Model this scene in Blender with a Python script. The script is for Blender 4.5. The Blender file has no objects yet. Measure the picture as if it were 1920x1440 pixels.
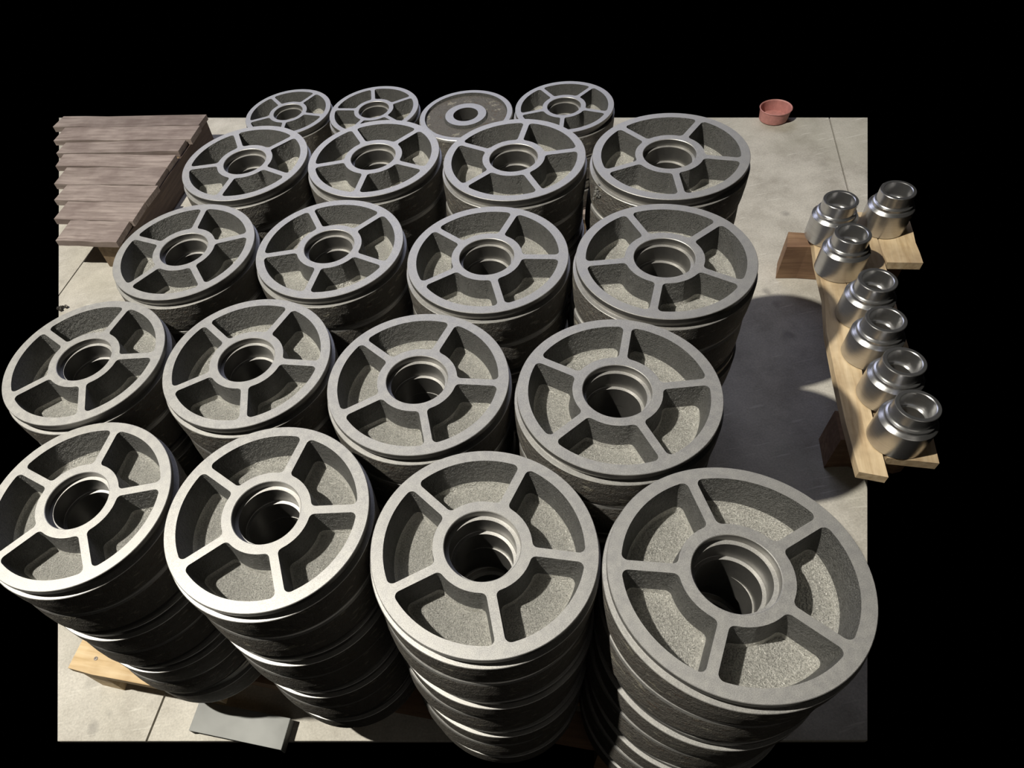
import bpy, math, random
from mathutils import Vector, Matrix
random.seed(11)

S = 0.14            # one wheel radius in metres; layout numbers below are in wheel radii
G = -5.0            # floor level in wheel radii under the wheel tops


def w3(x, y, z):
    return Vector((x * S, y * S, (z - G) * S))


# grid axes of the pallets (u to the right along a row, w away from the viewer)
_n = math.hypot(.93, .368)
UX, UY = .93 / _n, -.368 / _n
WX, WY = .368 / _n, .93 / _n
GRID = math.atan2(UY, UX)


def uw(u, w):
    # numbers were read with slightly unnormalised axes
    u *= 1 / _n
    w *= 1 / _n
    return (u * UX + w * WX, u * UY + w * WY)


scn = bpy.context.scene
col = scn.collection

# ------------------------------------------------------------------ camera
cam_d = bpy.data.cameras.new('camera')
cam = bpy.data.objects.new('camera', cam_d)
col.objects.link(cam)
scn.camera = cam
PITCH, ROLL, FPX, PX, PY, CH = 0.90198, -0.21595, 1286.14, 786.95, 767.82, 5.6017
cp, sp_, cr, sr = math.cos(PITCH), math.sin(PITCH), math.cos(ROLL), math.sin(ROLL)
M0 = Matrix(((1, 0, 0), (0, -sp_, -cp), (0, cp, -sp_)))
MR = Matrix(((cr, -sr, 0), (sr, cr, 0), (0, 0, 1))) @ M0
right, down, fwd = Vector(MR[0]), Vector(MR[1]), Vector(MR[2])
R3 = Matrix((right, -down, -fwd)).transposed()
cam.matrix_world = Matrix.Translation(w3(0, 0, CH)) @ R3.to_4x4()
cam_d.sensor_width = 36
cam_d.lens = FPX / 1920 * 36
cam_d.shift_x = (960 - PX) / 1920
cam_d.shift_y = (PY - 720) / 1920
cam_d.clip_start = 0.02

# ------------------------------------------------------------------ world, lamps, exposure
wd = bpy.data.worlds.new('world')
scn.world = wd
wd.use_nodes = True
wd.node_tree.nodes['Background'].inputs[0].default_value = (0, 0, 0, 1)
wd.node_tree.nodes['Background'].inputs[1].default_value = 0
scn.view_settings.view_transform = 'Standard'
scn.view_settings.look = 'None'
scn.view_settings.gamma = 1
scn.view_settings.exposure = 0.0


def lamp(name, kind, loc, energy, color, size=.1, size_y=None, aim=None):
    d = bpy.data.lights.new(name, kind)
    d.energy = energy
    d.color = color
    if kind == 'AREA':
        d.shape = 'RECTANGLE' if size_y else 'SQUARE'
        d.size = size
        if size_y:
            d.size_y = size_y
    else:
        d.shadow_soft_size = size
    o = bpy.data.objects.new(name, d)
    o.location = loc
    if aim is not None:
        o.rotation_euler = (Vector(aim) - Vector(loc)).to_track_quat('-Z', 'Y').to_euler()
    col.objects.link(o)
    return o


mid = w3(-.5, 5.5, 0)
lamp('hall_lamp', 'POINT', w3(-15.5, 5.1, 29), 1420, (1.0, .95, .84), .05)
lamp('daylight_door', 'AREA', w3(3, 34, 16), 48, (.74, .77, 1.0), 3.6, 1.7, aim=mid)
lamp('front_fill', 'AREA', w3(3, -14, 9), 3.5, (1.0, .93, .82), 2.4, 1.2, aim=mid)  # unseen fill added on the viewer's side to lift the stack fronts
lamp('overhead_fill', 'AREA', w3(-4, 8, 26), 1.5, (1.0, .95, .86), 3.0, 2.0, aim=mid)  # added dim fill from above, in place of ambient light


# ------------------------------------------------------------------ materials
def mat(name):
    m = bpy.data.materials.new(name)
    m.use_nodes = True
    nt = m.node_tree
    b = nt.nodes['Principled BSDF']
    return m, nt, b


def N(nt, t, **kw):
    n = nt.nodes.new(t)
    for k, v in kw.items():
        if k in n.inputs:
            n.inputs[k].default_value = v
        else:
            setattr(n, k, v)
    return n


def L(nt, a, b):
    nt.links.new(a, b)


def ramp(nt, fac, stops):
    r = nt.nodes.new('ShaderNodeValToRGB')
    cr_ = r.color_ramp
    while len(cr_.elements) < len(stops):
        cr_.elements.new(.5)
    for e, (p, c) in zip(cr_.elements, stops):
        e.position = p
        e.color = (*c, 1) if len(c) == 3 else c
    L(nt, fac, r.inputs[0])
    return r


def coords(nt, scale=(1, 1, 1), per_object=True):
    tc = N(nt, 'ShaderNodeTexCoord')
    mp = N(nt, 'ShaderNodeMapping')
    mp.inputs['Scale'].default_value = scale
    L(nt, tc.outputs['Object'], mp.inputs[0])
    if per_object:
        oi = N(nt, 'ShaderNodeObjectInfo')
        vm = N(nt, 'ShaderNodeVectorMath', operation='SCALE')
        cb = N(nt, 'ShaderNodeCombineXYZ')
        for i in range(3):
            L(nt, oi.outputs['Random'], cb.inputs[i])
        L(nt, cb.outputs[0], vm.inputs[0])
        vm.inputs['Scale'].default_value = 37.0
        L(nt, vm.outputs[0], mp.inputs['Location'])
    return mp.outputs[0]


def noise(nt, vec, scale, detail=3, rough=.5):
    n = N(nt, 'ShaderNodeTexNoise')
    n.inputs['Scale'].default_value = scale
    n.inputs['Detail'].default_value = detail
    n.inputs['Roughness'].default_value = rough
    L(nt, vec, n.inputs['Vector'])
    return n.outputs['Fac']


def mix(nt, fac, a, b, mode='MIX'):
    m = N(nt, 'ShaderNodeMix', data_type='RGBA', blend_type=mode)
    for sock, v in ((m.inputs[0], fac), (m.inputs[6], a), (m.inputs[7], b)):
        if hasattr(v, 'is_linked'):
            L(nt, v, sock)
        else:
            sock.default_value = v if not isinstance(v, tuple) else (*v, 1)
    return m.outputs[2]


def bump(nt, h, dist, strength=1.0, prev=None):
    b = N(nt, 'ShaderNodeBump')
    b.inputs['Strength'].default_value = strength
    b.inputs['Distance'].default_value = dist
    L(nt, h, b.inputs['Height'])
    if prev is not None:
        L(nt, prev, b.inputs['Normal'])
    return b.outputs[0]


def machined(name, base, rough, grain=.25, metal=.55):
    m, nt, b = mat(name)
    v = coords(nt)
    n1 = noise(nt, v, 130 if metal < 1 else 400, 2, .6)
    n2 = noise(nt, v, 14, 3, .5)
    r1 = ramp(nt, n1, ((.3, tuple(c * (1 - grain) for c in base)), (.7, tuple(min(1, c * (1 + grain)) for c in base))))
    r2 = ramp(nt, n2, ((.35, (.95, .95, .96)), (.65, (1.02, 1.02, 1.01))))
    L(nt, mix(nt, 1.0, r1.outputs[0], r2.outputs[0], 'MULTIPLY'), b.inputs['Base Color'])
    b.inputs['Metallic'].default_value = metal
    rr = N(nt, 'ShaderNodeMapRange')
    rr.inputs['To Min'].default_value = rough - .06
    rr.inputs['To Max'].default_value = rough + .08
    L(nt, n2, rr.inputs['Value'])
    L(nt, rr.outputs[0], b.inputs['Roughness'])
    L(nt, bump(nt, n1, .00025, .35), b.inputs['Normal'])
    return m


def cast_iron(name, c0, c1, rough, bscale, bdist, metal, stain=None, grain=0.0):
    m, nt, b = mat(name)
    v = coords(nt)
    n1 = noise(nt, v, bscale, 3, .65)
    n2 = noise(nt, v, 11, 4, .55)
    n3 = noise(nt, v, bscale * .33, 2, .5)
    c = mix(nt, n2, c0, c1)
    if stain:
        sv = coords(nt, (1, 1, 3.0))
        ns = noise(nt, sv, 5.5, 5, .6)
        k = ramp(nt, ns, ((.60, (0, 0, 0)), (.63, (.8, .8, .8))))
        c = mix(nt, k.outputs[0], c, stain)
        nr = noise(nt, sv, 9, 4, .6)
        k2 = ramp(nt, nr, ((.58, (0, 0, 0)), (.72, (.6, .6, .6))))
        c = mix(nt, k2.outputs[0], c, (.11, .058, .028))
    if grain:
        g_ = ramp(nt, n1, ((.34, (1 - grain,) * 3), (.62, (1 + grain,) * 3)))
        c = mix(nt, 1.0, c, g_.outputs[0], 'MULTIPLY')
    L(nt, c, b.inputs['Base Color'])
    b.inputs['Metallic'].default_value = metal
    b.inputs['Roughness'].default_value = rough
    nn = bump(nt, n3, bdist * 1.6, .6)
    L(nt, bump(nt, n1, bdist, .9, nn), b.inputs['Normal'])
    return m


M = {}
M['top'] = machined('machined_iron', (.43, .424, .41), .50, .22, .74)
M['bore'] = machined('bore_and_shade_iron', (.20, .195, .185), .36, .08, .75)  # darkened iron for bore walls, and for shade painted on the flange side
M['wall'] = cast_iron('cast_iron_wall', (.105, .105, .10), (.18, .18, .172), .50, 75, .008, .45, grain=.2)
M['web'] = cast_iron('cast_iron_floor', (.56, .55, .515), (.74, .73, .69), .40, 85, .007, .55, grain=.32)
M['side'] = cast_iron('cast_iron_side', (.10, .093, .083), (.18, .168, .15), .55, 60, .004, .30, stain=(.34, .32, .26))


def turned():
    m, nt, b = mat('turned_steel')
    tc = N(nt, 'ShaderNodeTexCoord')
    mp = N(nt, 'ShaderNodeMapping')
    mp.inputs['Scale'].default_value = (.5, .5, 90)
    L(nt, tc.outputs['Object'], mp.inputs[0])
    n = noise(nt, mp.outputs[0], 2.0, 3, .6)
    r = ramp(nt, n, ((.3, (.44, .44, .445)), (.7, (.58, .58, .58))))
    L(nt, r.outputs[0], b.inputs['Base Color'])
    b.inputs['Metallic'].default_value = .92
    b.inputs['Roughness'].default_value = .27
    L(nt, bump(nt, n, .0006, .25), b.inputs['Normal'])
    return m


M['steel'] = turned()


def wood(name, c0, c1, c2, dark, along=0):
    m, nt, b = mat(name)
    sc = [1, 1, 1]
    sc = (2.2, 26, 26) if along == 0 else (26, 2.2, 26)
    v = coords(nt, sc)
    v2 = coords(nt)
    n1 = noise(nt, v, 3.0, 5, .62)
    n2 = noise(nt, v2, 7, 4, .6)
    r = ramp(nt, n1, ((.28, c0), (.5, c1), (.75, c2)))
    d = ramp(nt, n2, ((.42, (0, 0, 0)), (.72, (.75, .75, .75))))
    c = mix(nt, d.outputs[0], r.outputs[0], dark)
    oi = N(nt, 'ShaderNodeObjectInfo')
    mr = N(nt, 'ShaderNodeMapRange')
    mr.inputs['To Min'].default_value = .82
    mr.inputs['To Max'].default_value = 1.14
    L(nt, oi.outputs['Random'], mr.inputs['Value'])
    hs = N(nt, 'ShaderNodeHueSaturation')
    L(nt, mr.outputs[0], hs.inputs['Value'])
    L(nt, c, hs.inputs['Color'])
    L(nt, hs.outputs[0], b.inputs['Base Color'])
    b.inputs['Roughness'].default_value = .8
    L(nt, bump(nt, n1, .0016, .7), b.inputs['Normal'])
    return m


M['old_wood'] = wood('weathered_wood', (.15, .115, .10), (.25, .205, .185), (.36, .30, .27), (.13, .095, .085))
M['old_shaded'] = wood('shaded_brown_wood', (.045, .028, .022), (.075, .05, .04), (.12, .085, .06), (.06, .035, .03), 1)  # dark brown with the shade of the unlit pallet side in the colour
M['old_end'] = wood('brown_block_wood', (.13, .09, .05), (.21, .15, .09), (.30, .22, .13), (.11, .075, .045), 1)
M['pine'] = wood('pine_wood', (.48, .33, .16), (.62, .46, .26), (.72, .57, .36), (.35, .23, .12))
M['pine_long'] = wood('pine_wood_long', (.44, .31, .17), (.60, .46, .28), (.72, .58, .38), (.22, .15, .09), 1)
M['red_wood'] = wood('brown_bearer_wood', (.13, .075, .04), (.21, .125, .07), (.30, .19, .11), (.12, .06, .035))


def concrete():
    m, nt, b = mat('concrete')
    tc = N(nt, 'ShaderNodeTexCoord')
    v = tc.outputs['Object']
    n1 = noise(nt, v, 7, 8, .70)
    n2 = noise(nt, v, 210, 3, .7)
    n3 = noise(nt, v, 2.1, 3, .5)
    r = ramp(nt, n1, ((.28, (.31, .285, .245)), (.5, (.47, .445, .395)), (.74, (.60, .57, .51))))
    r2 = ramp(nt, n2, ((.30, (.80, .80, .80)), (.66, (1.10, 1.10, 1.10))))
    c = mix(nt, 1.0, r.outputs[0], r2.outputs[0], 'MULTIPLY')
    r3 = ramp(nt, n3, ((.48, (0, 0, 0)), (.75, (.55, .55, .55))))
    c = mix(nt, r3.outputs[0], c, (.34, .33, .26))
    # dark oil spots
    vo = N(nt, 'ShaderNodeTexVoronoi')
    vo.inputs['Scale'].default_value = 11
    wv = N(nt, 'ShaderNodeVectorMath', operation='ADD')
    nz = N(nt, 'ShaderNodeTexNoise')
    nz.inputs['Scale'].default_value = 12
    L(nt, v, nz.inputs['Vector'])
    sc = N(nt, 'ShaderNodeVectorMath', operation='SCALE')
    sc.inputs['Scale'].default_value = .06
    L(nt, nz.outputs['Color'], sc.inputs[0])
    L(nt, v, wv.inputs[0])
    L(nt, sc.outputs[0], wv.inputs[1])
    L(nt, wv.outputs[0], vo.inputs['Vector'])
    sp = ramp(nt, vo.outputs['Distance'], ((.10, (1, 1, 1)), (.22, (0, 0, 0))))
    ms = ramp(nt, noise(nt, v, 3.3, 2, .5), ((.50, (0, 0, 0)), (.62, (.55, .55, .55))))
    k = mix(nt, 1.0, sp.outputs[0], ms.outputs[0], 'MULTIPLY')
    c = mix(nt, k, c, (.16, .15, .14))
    # pale scratches
    mp = N(nt, 'ShaderNodeMapping')
    mp.inputs['Rotation'].default_value = (0, 0, .5)
    mp.inputs['Scale'].default_value = (9, 90, 1)
    L(nt, v, mp.inputs[0])
    ns = ramp(nt, noise(nt, mp.outputs[0], 1.0, 2, .5), ((.64, (0, 0, 0)), (.72, (.55, .55, .55))))
    c = mix(nt, ns.outputs[0], c, (.66, .64, .58))
    L(nt, c, b.inputs['Base Color'])
    b.inputs['Roughness'].default_value = .62
    L(nt, bump(nt, n2, .0008, .5), b.inputs['Normal'])
    return m


M['concrete'] = concrete()


def plain(name, c, rough, metal=0, bs=120, bd=.0003, var=.15):
    m, nt, b = mat(name)
    v = coords(nt)
    n = noise(nt, v, bs, 3, .6)
    n2 = noise(nt, v, 9, 3, .6)
    r = ramp(nt, n2, ((.3, tuple(x * (1 - var) for x in c)), (.7, tuple(x * (1 + var) for x in c))))
    L(nt, r.outputs[0], b.inputs['Base Color'])
    b.inputs['Metallic'].default_value = metal
    b.inputs['Roughness'].default_value = rough
    L(nt, bump(nt, n, bd, .5), b.inputs['Normal'])
    return m


M['zinc'] = plain('galvanised_steel', (.17, .175, .17), .55, .3, 60, .0003, .2)
M['joint'] = plain('joint_filler', (.10, .09, .08), .9)
M['nail'] = plain('nail_steel', (.16, .14, .13), .5, .6)
M['redtub'] = plain('dusty_red_plastic', (.42, .19, .17), .6, 0, 60, .0003, .15)
M['scrap'] = plain('scrap_iron', (.05, .045, .04), .5, .6)
M['burr'] = cast_iron('flashing_iron', (.20, .20, .19), (.46, .45, .42), .4, 240, .002, .6)


# ------------------------------------------------------------------ object helpers
def mesh_from(name, verts, faces, mats, idx=None, smooth=None):
    me = bpy.data.meshes.new(name)
    me.from_pydata([tuple(v) for v in verts], [], faces)
    for m in mats:
        me.materials.append(m)
    if idx:
        me.polygons.foreach_set('material_index', idx)
    if smooth:
        me.polygons.foreach_set('use_smooth', smooth)
    me.update()
    return me


def link(name, me, parent=None, loc=(0, 0, 0), rot=(0, 0, 0)):
    o = bpy.data.objects.new(name, me)
    o.location = loc
    o.rotation_euler = rot
    if parent is not None:
        o.parent = parent
    col.objects.link(o)
    return o


def tag(o, label=None, cat=None, group=None, kind=None):
    for k, v in (('label', label), ('category', cat), ('group', group), ('kind', kind)):
        if v:
            o[k] = v
    return o


def empty(name, loc, rz=0):
    o = bpy.data.objects.new(name, None)
    o.empty_display_size = .05
    o.location = loc
    o.rotation_euler = (0, 0, rz)
    col.objects.link(o)
    return o


class MB:
    def __init__(self):
        self.v, self.f, self.m, self.s = [], [], [], []

    def add(self, verts):
        k = len(self.v)
        self.v += [tuple(x) for x in verts]
        return list(range(k, k + len(verts)))

    def face(self, ids, m=0, s=False):
        self.f.append(list(ids))
        self.m.append(m)
        self.s.append(s)

    def mesh(self, name, mats):
        return mesh_from(name, self.v, self.f, mats, self.m, self.s)


def lathe(mb, prof, mats, n=128, smooth=True, x=0, y=0):
    """prof = [(r, z)...]; mats[i] for the band between i and i+1. Each band has its own verts (crisp edges)."""
    for i in range(len(prof) - 1):
        (r0, z0), (r1, z1) = prof[i], prof[i + 1]
        a = mb.add([(x + r0 * math.cos(2 * math.pi * k / n), y + r0 * math.sin(2 * math.pi * k / n), z0) for k in range(n)])
        b = mb.add([(x + r1 * math.cos(2 * math.pi * k / n), y + r1 * math.sin(2 * math.pi * k / n), z1) for k in range(n)])
        for k in range(n):
            j = (k + 1) % n
            mb.face((a[k], a[j], b[j], b[k]), mats[i], smooth)


# ------------------------------------------------------------------ the wheel casting (radius 1, thickness T)
T = .577
RO, RI, HO = .885, .812, .44   # rim inner edge at the top, at the pocket floor, hub outside
HB = .475                      # hub outside at the pocket floor
B0, B1, B2 = .338, .301, .268  # stepped bore
DEP = .34                      # pocket depth
SEC = 2 * math.pi / 5


def contour(r_in, r_out, hw, rho):
    """closed pocket outline between the spoke at 0 and the spoke at 72 deg, as labelled runs"""
    co = (math.sqrt((r_out - rho) ** 2 - (hw + rho) ** 2), hw + rho)
    ci = (math.sqrt((r_in + rho) ** 2 - (hw + rho) ** 2), hw + rho)

    def arc(c, a0, a1, n):
        return [(c[0] + rho * math.cos(a0 + (a1 - a0) * i / n), c[1] + rho * math.sin(a0 + (a1 - a0) * i / n)) for i in range(n + 1)]
    ao = math.atan2(co[1], co[0])
    ai = math.atan2(ci[1], ci[0])
    # spoke A side (inner fillet, straight, outer fillet) running outward
    fin = arc(ci, math.pi + ai, 1.5 * math.pi, 6)
    fout = arc(co, -.5 * math.pi, ao, 6)
    nstr = 4
    strt = [(fin[-1][0] + (fout[0][0] - fin[-1][0]) * i / nstr, hw) for i in range(1, nstr)]
    side_a = fin + strt + fout
    n_out, n_in = 16, 8
    outer = [(r_out * math.cos(t), r_out * math.sin(t)) for t in [ao + (SEC - 2 * ao) * i / n_out for i in range(n_out + 1)]]
    # mirrored side B running inward
    c2, s2 = math.cos(SEC), math.sin(SEC)
    side_b = [(x * c2 + y * s2, x * s2 - y * c2) for (x, y) in reversed(side_a)]
    inner = [(r_in * math.cos(t), r_in * math.sin(t)) for t in [SEC - ai - (SEC - 2 * ai) * i / n_in for i in range(n_in + 1)]]
    return side_a, outer, side_b, inner, ao, ai


def levels():
    out = []
    for f, dz in ((0, 0), (.02, .012), (.62, DEP - .10), (.74, DEP - .055), (.88, DEP - .018), (1.0, DEP)):
        # slight extra inset where the wall rounds into the floor
        k = f if f < .8 else f + .25 * (f - .72)
        out.append((contour(HO + (HB - HO) * k, RO - (RO - RI) * k, .042 + .030 * k, .052 + .012 * k), T - dz))
    return out


LV = levels()
SMO = 6


def build_wheel_meshes():
    res = {}
    c0 = LV[0][0]
    ao, ai = c0[4], c0[5]

    def rotp(pt, a):
        return (pt[0] * math.cos(a) - pt[1] * math.sin(a), pt[0] * math.sin(a) + pt[1] * math.cos(a))

    # ---- rim
    mb = MB()
    angs = []
    for s in range(5):
        b = s * SEC
        angs += [b + ao + (SEC - 2 * ao) * i / 16 for i in range(16)]
        angs += [b + SEC - ao + 2 * ao * i / 5 for i in range(5)]
    n = len(angs)
    inner = mb.add([(RO * math.cos(a), RO * math.sin(a), T) for a in angs])
    ed = mb.add([(.995 * math.cos(a), .995 * math.sin(a), T) for a in angs])
    for k in range(n):
        j = (k + 1) % n
        mb.face((inner[k], ed[k], ed[j], inner[j]), 0, False)
    # outside profile, top to bottom
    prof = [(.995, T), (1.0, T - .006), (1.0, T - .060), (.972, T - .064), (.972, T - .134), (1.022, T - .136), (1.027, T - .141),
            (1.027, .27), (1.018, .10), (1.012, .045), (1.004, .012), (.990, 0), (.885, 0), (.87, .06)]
    pm = [0, 3, 3, 3, 0, 0, 1, 1, 1, 0, 0, 0, 2]  # flange side and groove get the dark iron, shade painted in
    for i in range(len(prof) - 1):
        (r0, z0), (r1, z1) = prof[i], prof[i + 1]
        a = mb.add([(r0 * math.cos(t), r0 * math.sin(t), z0) for t in angs])
        b = mb.add([(r1 * math.cos(t), r1 * math.sin(t), z1) for t in angs])
        for k in range(n):
            j = (k + 1) % n
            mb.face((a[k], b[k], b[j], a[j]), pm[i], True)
    for s in range(5):
        for run in (1,):
            strips = [[(*rotp(p_, s * SEC), z) for p_ in c[run]] for c, z in LV]
            ids = [mb.add(st) for st in strips]
            for r in range(len(ids) - 1):
                for k in range(len(ids[r]) - 1):
                    mb.face((ids[r][k], ids[r + 1][k], ids[r + 1][k + 1], ids[r][k + 1]), 4 if r >= 3 else 2, True)  # lower fillet takes the pale floor iron, painting the light on upward faces
    res['rim'] = mb.mesh('rim', [M['top'], M['side'], M['wall'], M['bore'], M['web']])

    # ---- hub
    mb = MB()
    angs = []
    for s in range(5):
        b = s * SEC
        angs += [b + ai + (SEC - 2 * ai) * i / 8 for i in range(8)]
        angs += [b + SEC - ai + 2 * ai * i / 8 for i in range(8)]
    n = len(angs)
    a = mb.add([(HO * math.cos(t), HO * math.sin(t), T) for t in angs])
    b = mb.add([((B0 + .006) * math.cos(t), (B0 + .006) * math.sin(t), T) for t in angs])
    for k in range(n):
        j = (k + 1) % n
        mb.face((a[k], a[j], b[j], b[k]), 0, False)
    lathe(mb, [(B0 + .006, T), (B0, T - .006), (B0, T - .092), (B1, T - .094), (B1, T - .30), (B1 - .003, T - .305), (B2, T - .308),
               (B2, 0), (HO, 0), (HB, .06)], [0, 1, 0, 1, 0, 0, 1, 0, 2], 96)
    # flip bore winding is irrelevant for shading of a closed look
    for s in range(5):
        strips = [[(*rotp(p_, s * SEC), z) for p_ in c[3]] for c, z in LV]
        ids = [mb.add(st) for st in strips]
        for r in range(len(ids) - 1):
            for k in range(len(ids[r]) - 1):
                mb.face((ids[r][k], ids[r + 1][k], ids[r + 1][k + 1], ids[r][k + 1]), 3 if r >= 3 else 2, True)  # same painted lightness where the hub wall turns upward
    res['hub'] = mb.mesh('hub', [M['top'], M['bore'], M['wall'], M['web']])

    # ---- spoke centred on angle 0
    mb = MB()
    sa = c0[0]
    top = [(x, y) for x, y in sa]
    bot = [(x, -y) for x, y in reversed(sa)]
    # end arcs shared with rim and hub circles
    arc_o = [(RO * math.cos(t), RO * math.sin(t)) for t in [ao - 2 * ao * i / 5 for i in range(1, 5)]]
    arc_i = [(HO * math.cos(t), HO * math.sin(t)) for t in [-ai + 2 * ai * i / 8 for i in range(1, 8)]]
    loop = top + arc_o + bot + arc_i
    ids = mb.add([(x, y, T) for x, y in loop])
    mb.face(list(reversed(ids)), 0, False)
    for sgn in (1, -1):
        strips = [[(x, sgn * y, z) for x, y in c[0]] for c, z in LV]
        ii = [mb.add(st) for st in strips]
        for r in range(len(ii) - 1):
            for k in range(len(ii[r]) - 1):
                q = (ii[r][k], ii[r + 1][k], ii[r + 1][k + 1], ii[r][k + 1])
                mb.face(q if sgn > 0 else tuple(reversed(q)), 2 if r >= 3 else 1, True)  # spoke foot fillet painted lighter too, as if catching the lamp
    res['spoke'] = mb.mesh('spoke', [M['top'], M['wall'], M['web']])

    # ---- web: the five sunken pocket floors on one plate
    mb = MB()
    cL, zL = LV[-1]
    for s in range(5):
        lp = cL[0] + cL[1][1:] + cL[2][1:] + cL[3][1:-1]
        ids = mb.add([(*rotp(p_, s * SEC), zL) for p_ in lp])
        mb.face(ids, 0, False)
    lathe(mb, [(.87, .06), (HB, .06)], [1], 64)
    res['web'] = mb.mesh('web', [M['web'], M['side']])
    return res


WM = build_wheel_meshes()


def norm_up(me):
    import bmesh
    bm = bmesh.new()
    bm.from_mesh(me)
    for fc in bm.faces:
        if abs(fc.normal.z) > .9 and fc.calc_center_median().z > .15 and fc.normal.z < 0:
            fc.normal_flip()
    bm.to_mesh(me)
    bm.free()


for me_ in WM.values():
    norm_up(me_)


def make_wheel(x, y, zb, h, rot, flip, label, tilt=(0, 0)):
    """zb: underside level; h: height taken; wheel radius = 1 unit"""
    k = h / T
    o = bpy.data.objects.new('wheel_casting', None)
    o.empty_display_size = .05
    col.objects.link(o)
    p_ = w3(x, y, zb + (h if flip else 0))
    o.location = p_
    o.scale = (S, S, S * k)
    o.rotation_euler = ((math.pi if flip else 0) + tilt[0], tilt[1], rot)
    tag(o, label, 'wheel', 'five-spoked iron wheel castings in stacks')
    link('rim', WM['rim'], o)
    link('hub', WM['hub'], o)
    link('web', WM['web'], o)
    for s in range(5):
        link('spoke', WM['spoke'], o, rot=(0, 0, s * SEC))
    return o


# ------------------------------------------------------------------ floor slabs (edges of the part of the hall that shows)
def clip(poly, a, b, c):
    """keep a*x+b*y>=c"""
    out = []
    for i in range(len(poly)):
        p0, p1 = poly[i], poly[(i + 1) % len(poly)]
        d0, d1 = a * p0[0] + b * p0[1] - c, a * p1[0] + b * p1[1] - c
        if d0 >= 0:
            out.append(p0)
        if (d0 >= 0) != (d1 >= 0):
            t = d0 / (d0 - d1)
            out.append((p0[0] + (p1[0] - p0[0]) * t, p0[1] + (p1[1] - p0[1]) * t))
    return out


def prism(poly, z0, z1, bev=0.0):
    mb = MB()
    cx = sum(p_[0] for p_ in poly) / len(poly)
    cy = sum(p_[1] for p_ in poly) / len(poly)
    tops = []
    if bev:
        for x, y in poly:
            d = math.hypot(x - cx, y - cy)
            tops.append((x - (x - cx) / d * bev, y - (y - cy) / d * bev))
    else:
        tops = poly
    n = len(poly)
    lo = mb.add([(*p_, z0) for p_ in poly])
    md = mb.add([(*p_, z1 - bev) for p_ in poly])
    hi = mb.add([(*p_, z1) for p_ in tops])
    mb.face(hi)
    mb.face(list(reversed(lo)))
    for k in range(n):
        j = (k + 1) % n
        mb.face((lo[k], lo[j], md[j], md[k]))
        mb.face((md[k], md[j], hi[j], hi[k]))
    return mb


FLOOR = [(-6.52, 3.56), (4.87, 1.28), (12.6, 14.46), (-9.80, 24.0)]
fl = prism([(x * S, y * S) for x, y in FLOOR], -.016, -.012)
floor = link('floor', fl.mesh('floor', [M['joint']]))
tag(floor, kind='structure')
joints = [-13.0 / _n, -5.95 / _n, 5.53 / _n]
jw = .028
bounds = [-99, *joints, 99]
for i in range(4):
    lo_, hi_ = bounds[i] + jw / 2, bounds[i + 1] - jw / 2
    pl = clip(FLOOR, UX, UY, lo_)
    pl = clip(pl, -UX, -UY, -hi_)
    if len(pl) >= 3:
        s_ = link('floor_slab', prism([(x * S, y * S) for x, y in pl], -.012, 0, .0012).mesh('floor_slab', [M['concrete']]), floor)

# ------------------------------------------------------------------ pallets


def board(u0, u1, w0, w1, z0, z1, m, name, parent, along='u', jag=.02, warp=.01, seed=0, skew=0.0, endjag=.02):
    """a sawn board between grid limits (wheel radii), slightly uneven edges, in world coordinates relative to its parent"""
    rnd = random.Random(seed)
    mb = MB()
    n = 7
    rings = []
    for i in range(n):
        t = i / (n - 1)
        j0, j1 = rnd.uniform(-jag, jag), rnd.uniform(-jag, jag)
        dz = rnd.uniform(-warp, warp)
        if along == 'u':
            a = u0 + (u1 - u0) * t
            e0 = e1 = 0
            if i in (0, n - 1):
                e0, e1 = rnd.uniform(-endjag, endjag), rnd.uniform(-endjag, endjag)
            p4 = [(a + e0, w0 + j0 + skew * t), (a + e1, w1 + j1 + skew * t)]
        else:
            a = w0 + (w1 - w0) * t
            e0 = e1 = 0
            if i in (0, n - 1):
                e0, e1 = rnd.uniform(-endjag, endjag), rnd.uniform(-endjag, endjag)
            p4 = [(u0 + j0 + skew * t, a + e0), (u1 + j1 + skew * t, a + e1)]
        ring = []
        for (uu, ww), zz in ((p4[0], z0), (p4[1], z0), (p4[1], z1 + dz), (p4[0], z1 + dz)):
            x, y = uw(uu, ww)
            ring.append((x, y, zz))
        rings.append(ring)
    # local frame: origin at the board's centre, x along u, so the grain follows it
    cx, cy = uw((u0 + u1) / 2, (w0 + w1) / 2)
    org = w3(cx, cy, z0)
    cg, sg = math.cos(-GRID), math.sin(-GRID)
    ids = []
    for ring in rings:
        vs = []
        for x, y, z in ring:
            q = w3(x, y, z) - org
            vs.append((q.x * cg - q.y * sg, q.x * sg + q.y * cg, q.z))
        ids.append(mb.add(vs))
    for i in range(n - 1):
        for k in range(4):
            j = (k + 1) % 4
            f_ = (ids[i][k], ids[i][j], ids[i + 1][j], ids[i + 1][k])
            mb.face(f_ if along == 'w' else tuple(reversed(f_)))
    mb.face(ids[0] if along == 'u' else list(reversed(ids[0])))
    mb.face(list(reversed(ids[-1])) if along == 'u' else ids[-1])
    me = mb.mesh(name, [m])
    import bmesh
    bm = bmesh.new()
    bm.from_mesh(me)
    bmesh.ops.recalc_face_normals(bm, faces=bm.faces)
    bm.to_mesh(me)
    bm.free()
    pl = parent.location
    return link(name, me, parent, loc=org - pl, rot=(0, 0, GRID))


def pallet_root(name, u, w, label):
    x, y = uw(u, w)
    o = empty(name, w3(x, y, G))
    tag(o, label, 'pallet')
    return o


PT = -4.045   # top of the pallet deck under the wheels
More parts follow.
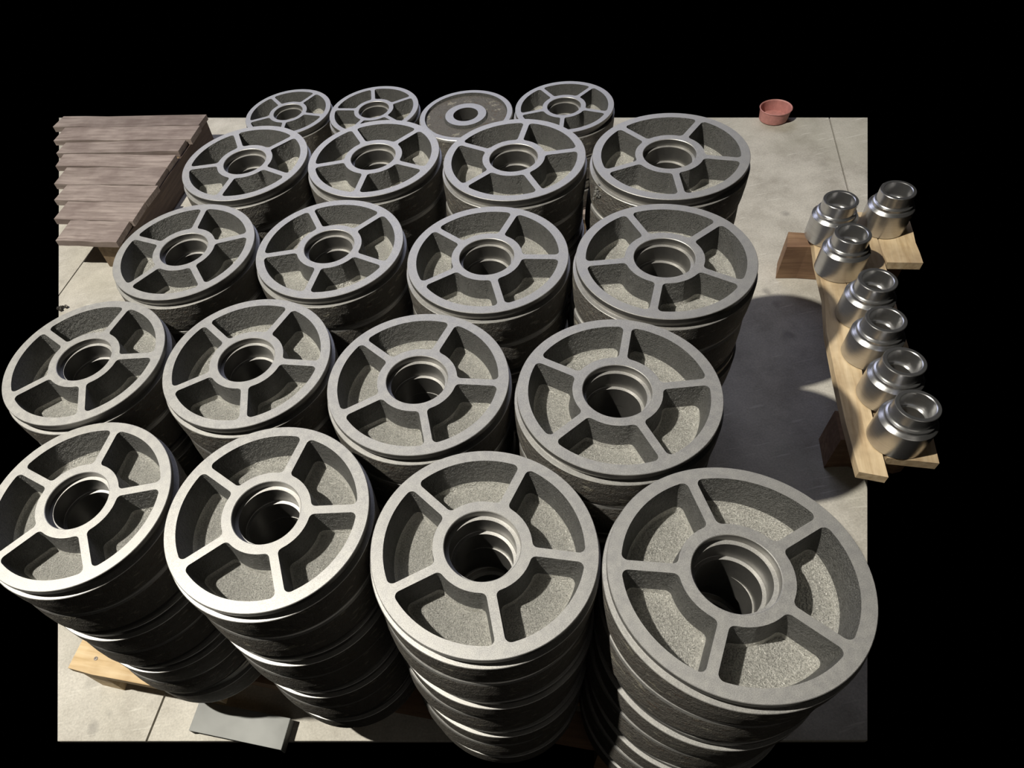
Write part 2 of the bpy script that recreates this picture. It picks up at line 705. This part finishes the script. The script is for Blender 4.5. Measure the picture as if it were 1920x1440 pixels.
# 1. the pallet that carries the sixteen stacks
pa = pallet_root('wooden_pallet', -3, 5.7, 'pale pine pallet carrying the sixteen tall stacks of iron wheels')
ws = [1.76, 2.55, 3.6, 4.75, 5.75, 6.8, 7.75, 8.7]
for i, w in enumerate(ws):
    board(-7.08 + (.0 if i == 0 else random.uniform(-.05, .25)), -4.55 if i == 0 else 1.25, w, w + (.62 if i == 0 else .82), PT - .15, PT, M['pine'], 'deck_board', pa, seed=i, jag=.03, endjag=.03, warp=0)
for i, u in enumerate((-7.07, -3.3, .55)):
    board(u, u + .42, 1.80 if i == 0 else 2.0, 9.5, G + .003, PT - .155, M['pine_long'] if i == 0 else M['red_wood'], 'stringer', pa, 'w', seed=20 + i, endjag=.01)
board(-6.6, 1.2, 2.12, 2.5, PT - .42, PT - .16, M['red_wood'], 'cross_board', pa, seed=19)
for i, (u, w) in enumerate(((-6.72, 1.98), (-6.62, 2.28))):
    x, y = uw(u, w)
    mbn = MB()
    lathe(mbn, [(.03 * S, -.001), (.03 * S, .0012), (.001, .0014)], [0, 0], 10)
    link('nail', mbn.mesh('nail', [M['nail']]), pa, loc=w3(x, y, PT) - pa.location)

# 2. weathered pallet, upper left
pb = pallet_root('wooden_pallet', -13, 14, 'weathered grey-brown slatted pallet standing empty on the floor')
slats = [(11.35, 12.14, -13.1), (12.17, 12.91, -13.6), (12.94, 13.63, -14.05), (13.66, 14.43, -14.5), (14.50, 15.08, -15.0), (15.12, 15.66, -15.3),
         (15.79, 16.48, -15.8), (16.52, 17.08, -16.25)]
for i, (a, b, lft) in enumerate(slats):
    board(lft + .02, -11.32 + random.uniform(-.06, .05), a, b, -4.21, -4.05, M['old_wood'], 'deck_board', pb, seed=60 + i, jag=.012, warp=.012,
          skew=(.10 if i == 5 else (-.04 if i == 4 else 0)), endjag=.04)
board(-12.1, -11.42, 11.5, 17.0, -4.99, -4.215, M['old_end'], 'stringer', pb, 'w', seed=80, endjag=.01)
board(-11.415, -11.33, 11.62, 17.02, -4.97, -4.22, M['old_shaded'], 'side_board', pb, 'w', seed=82, endjag=.01)  # outer side facing away from the lamp, its shade put into the dark colour
board(-14.5, -14.1, 14.6, 17.0, -4.99, -4.215, M['old_end'], 'stringer', pb, 'w', seed=81, endjag=.01)

# 3. pale pallet with the steel bushings, right
pc = pallet_root('wooden_pallet', 4.8, 9.5, 'yellow pine pallet holding turned steel bushings')
mbp = None
board(4.12, 4.55, 6.62, 12.35, -4.16, -4.0, M['pine_long'], 'deck_board', pc, 'w', seed=93, jag=.05, warp=0, endjag=.10)
board(4.59, 5.30, 6.9, 12.9, -4.16, -4.0, M['pine_long'], 'deck_board', pc, 'w', seed=94, jag=.02, warp=0)
board(5.34, 5.95, 11.4, 13.2, -4.16, -4.0, M['pine_long'], 'deck_board', pc, 'w', seed=95, jag=.02, warp=0)
board(3.76, 5.9, 11.98, 12.42, -4.99, -4.165, M['red_wood'], 'bearer', pc, seed=96, jag=.03, endjag=.06)
board(4.00, 5.3, 7.32, 7.85, -4.99, -4.165, M['red_wood'], 'bearer', pc, seed=97, jag=.05, endjag=.09)

# 4. pallet behind, under the far stacks
pd = pallet_root('wooden_pallet', -4, 13.8, 'wooden pallet under the far stacks behind the back row')
for i, w in enumerate((12.75, 13.5, 14.25)):
    board(-8.1, .25, w, w + .62, PT - .15, PT, M['old_wood'], 'deck_board', pd, seed=100 + i, warp=0)
for i, u in enumerate((-8.0, -4.2, -.4)):
    board(u, u + .6, 12.8, 14.8, G + .003, PT - .155, M['old_end'], 'stringer', pd, 'w', seed=110 + i)

# ------------------------------------------------------------------ wheel stacks
STK = [('A1', -1.830, 10.028, -0.065, 26.9), ('A2', 0.130, 9.405, -0.076, 30.7), ('A3', 2.065, 8.548, -0.041, 62.7), ('A4', 3.984, 7.724, 0.053, 41.4),
       ('B1', -2.697, 8.085, -0.031, 0.5), ('B2', -0.712, 7.526, -0.079, 30.0), ('B3', 1.222, 6.619, -0.053, 52.3), ('B4', 3.136, 5.781, 0.080, 24.7),
       ('C1', -3.831, 6.292, 0.008, 59.5), ('C2', -1.845, 5.734, -0.033, 51.0), ('C3', 0.040, 4.898, -0.061, 52.4), ('C4', 1.980, 4.089, 0.045, 63.2),
       ('D1', -3.673, 4.291, -0.075, 69.2), ('D2', -1.640, 3.553, 0.076, 60.6), ('D3', 0.279, 2.734, 0.074, 50.8), ('D4', 2.188, 1.970, 0.180, 17.8)]
ROW = {'A': 'back row', 'B': 'third row', 'C': 'second row', 'D': 'front row'}
POS = {'1': 'leftmost', '2': 'second from left', '3': 'third from left', '4': 'rightmost'}
ORD = ['', 'second', 'third', 'fourth', 'fifth', 'sixth', 'bottom']
LJ = [(0, 0), (-.008, .006), (.012, -.010), (-.022, .004), (.018, -.016), (-.014, -.012), (.010, .014)]
for key, x, y, zt, ang in STK:
    h = (zt - PT) / 7
    for k in range(7):
        zb = zt - h * (k + 1)
        flip = k % 2 == 1
        if k == 0:
            jx = jy = 0
            rot = math.radians(ang)
            lab = f'topmost wheel with five spokes and open bore, {POS[key[1]]} stack, {ROW[key[0]]}'
        else:
            jx, jy = LJ[k][0] + random.uniform(-.01, .01), LJ[k][1] + random.uniform(-.01, .01)
            rot = random.uniform(0, SEC)
            nm = f'{ORD[k]} from top' if k < 6 else 'bottom'
            lab = f'dark-sided iron wheel {nm} in {POS[key[1]]} stack, {ROW[key[0]]}'
        wh_ = make_wheel(x + jx, y + jy, zb, h, rot, flip, lab)
        if key == 'A4' and k == 0:
            burr_host = wh_

FAR = [(-7.08, 13.85, -2.20, 3, False, 40), (-5.0, 13.8, -2.15, 3, False, 12), (-2.93, 13.72, -2.25, 3, True, 0), (-.86, 13.75, -2.12, 3, False, 33)]
FN = ['leftmost', 'second from left', 'third from left', 'rightmost']
for i, (u, w, zt, n, fl0, ang) in enumerate(FAR):
    x, y = uw(u, w)
    h = (zt - PT) / n
    for k in range(n):
        flip = (k % 2 == 1) != fl0
        nm = ('top', 'middle', 'bottom')[k]
        ext = ', flat side up' if (fl0 and k == 0) else ''
        make_wheel(x, y, zt - h * (k + 1), h, math.radians(ang + 25 * k), flip, f'{nm} iron wheel{ext}, {FN[i]} low stack beyond the back row')

# ------------------------------------------------------------------ flashing burr on a casting side
import bmesh as _bm


def lumps(name, n, spread, size, m, seed):
    rnd = random.Random(seed)
    bm = _bm.new()
    for i in range(n):
        r = rnd.uniform(.5, 1) * size
        p_ = Vector((rnd.gauss(0, spread[0]), rnd.gauss(0, spread[1]), rnd.gauss(0, spread[2])))
        g_ = _bm.ops.create_icosphere(bm, subdivisions=1, radius=r, matrix=Matrix.Translation(p_))
        for v in g_['verts']:
            v.co += Vector((rnd.uniform(-1, 1), rnd.uniform(-1, 1), rnd.uniform(-1, 1))) * r * .35
    me = bpy.data.meshes.new(name)
    bm.to_mesh(me)
    bm.free()
    me.materials.append(m)
    return me


me_ = lumps('flashing', 26, (.018, .055, .060), .026, M['burr'], 3)
a_ = math.radians(189) - burr_host.rotation_euler[2]
bo = link('flashing', me_, burr_host, loc=(1.022 * math.cos(a_), 1.022 * math.sin(a_), .30), rot=(0, 0, a_))
bo['label'] = 'crusty bright casting flashing on the side'

# ------------------------------------------------------------------ steel bushings
def bush_mesh_parts():
    body, collar, bore = MB(), MB(), MB()
    R = .40
    lathe(body, [(.24, 0), (R - .02, 0), (R, .02), (R, .50), (R - .012, .512), (R - .05, .545), (R - .058, .545), (R - .058, .60), (.335, .602)], [0] * 8, 72)
    lathe(collar, [(.335, .602), (.312, .612), (.300, .625), (.300, .835), (.292, .845), (.245, .845)], [0] * 5, 72)
    lathe(bore, [(.245, .845), (.235, .838), (.235, .55), (.20, .545), (.20, .0), (.24, 0)], [0] * 5, 72)
    return body.mesh('body', [M['steel']]), collar.mesh('collar', [M['steel']]), bore.mesh('bore', [M['steel']])


BM_ = bush_mesh_parts()
BPOS = [(4.41, 12.14), (4.47, 11.16), (4.67, 9.95), (4.64, 9.03), (4.74, 8.13), (4.76, 7.28), (5.42, 12.46)]
BLAB = ['steel bushing at the far left corner of the pine pallet', 'steel bushing just in front of the far corner bushing, notch in collar',
        'third steel bushing along the pallet edge, clear gap in front of it', 'fourth steel bushing along the pallet edge from the far end',
        'fifth steel bushing along the pallet edge from the far end', 'nearest steel bushing on the pine pallet, sixth from the far end',
        'steel bushing behind and right of the far corner bushing']
for (u, w), lb in zip(BPOS, BLAB):
    x, y = uw(u, w)
    o = empty('steel_bushing', w3(x, y, -4.0))
    o.scale = (S, S, S)
    o.rotation_euler = (0, 0, random.uniform(0, 6))
    tag(o, lb, 'bushing', 'turned steel bushings on the pallet')
    for nm, me in zip(('body', 'collar', 'bore'), BM_):
        link(nm, me, o)

# ------------------------------------------------------------------ steel section on the floor, front left
x, y = uw(-4.5, 2.0)
st = empty('steel_channel', w3(x, y, G), GRID)
tag(st, 'grey galvanised steel box section lying on the floor under the front stacks', 'steel bar')


def boxmesh(x0, x1, y0, y1, z0, z1, m, bev=0):
    bm = _bm.new()
    _bm.ops.create_cube(bm, size=1, matrix=Matrix.Translation(((x0 + x1) / 2, (y0 + y1) / 2, (z0 + z1) / 2)) @ Matrix.Diagonal((x1 - x0, y1 - y0, z1 - z0, 1)))
    if bev:
        _bm.ops.bevel(bm, geom=bm.edges[:], offset=bev, segments=2, affect='EDGES')
    me = bpy.data.meshes.new('plate')
    bm.to_mesh(me)
    bm.free()
    me.materials.append(m)
    return me


hw_ = .74 * S
zb_ = .0
for nm, bx in (('top_plate', (-hw_, hw_, -.60 * S, -.17 * S, .20 * S, .222 * S)), ('flange', (-hw_, -hw_ + .022 * S, -.60 * S, -.17 * S, 0, .199 * S)),
               ('flange', (hw_ - .022 * S, hw_, -.60 * S, -.17 * S, 0, .199 * S))):
    link(nm, boxmesh(*bx, M['zinc'], .0006), st)

# ------------------------------------------------------------------ red tub, far right
x, y = uw(10.55 * .93 - 15.2 * .368, 10.55 * .368 + 15.2 * .93)
mb = MB()
lathe(mb, [(.02, .0), (.30, .0), (.34, .03), (.37, .30), (.39, .32), (.375, .33), (.355, .31), (.33, .05), (.02, .04)], [0] * 8, 48)
me = mb.mesh('plastic_tub', [M['redtub']])
tb = link('plastic_tub', me, None, loc=w3(10.55, 15.25, G))
tb.scale = (S, S, S)
tag(tb, 'dusty red tub standing on the open floor behind the stacks', 'tub')

# ------------------------------------------------------------------ scrap by the left edge
x, y = uw(-12.62, 9.95)
sc = link('iron_scrap', lumps('iron_scrap', 7, (.012, .008, .001), .007, M['scrap'], 5), None, loc=w3(x, y, G + .05))
tag(sc, 'small dark iron scrap on the pale floor left of the stacks', 'scrap')
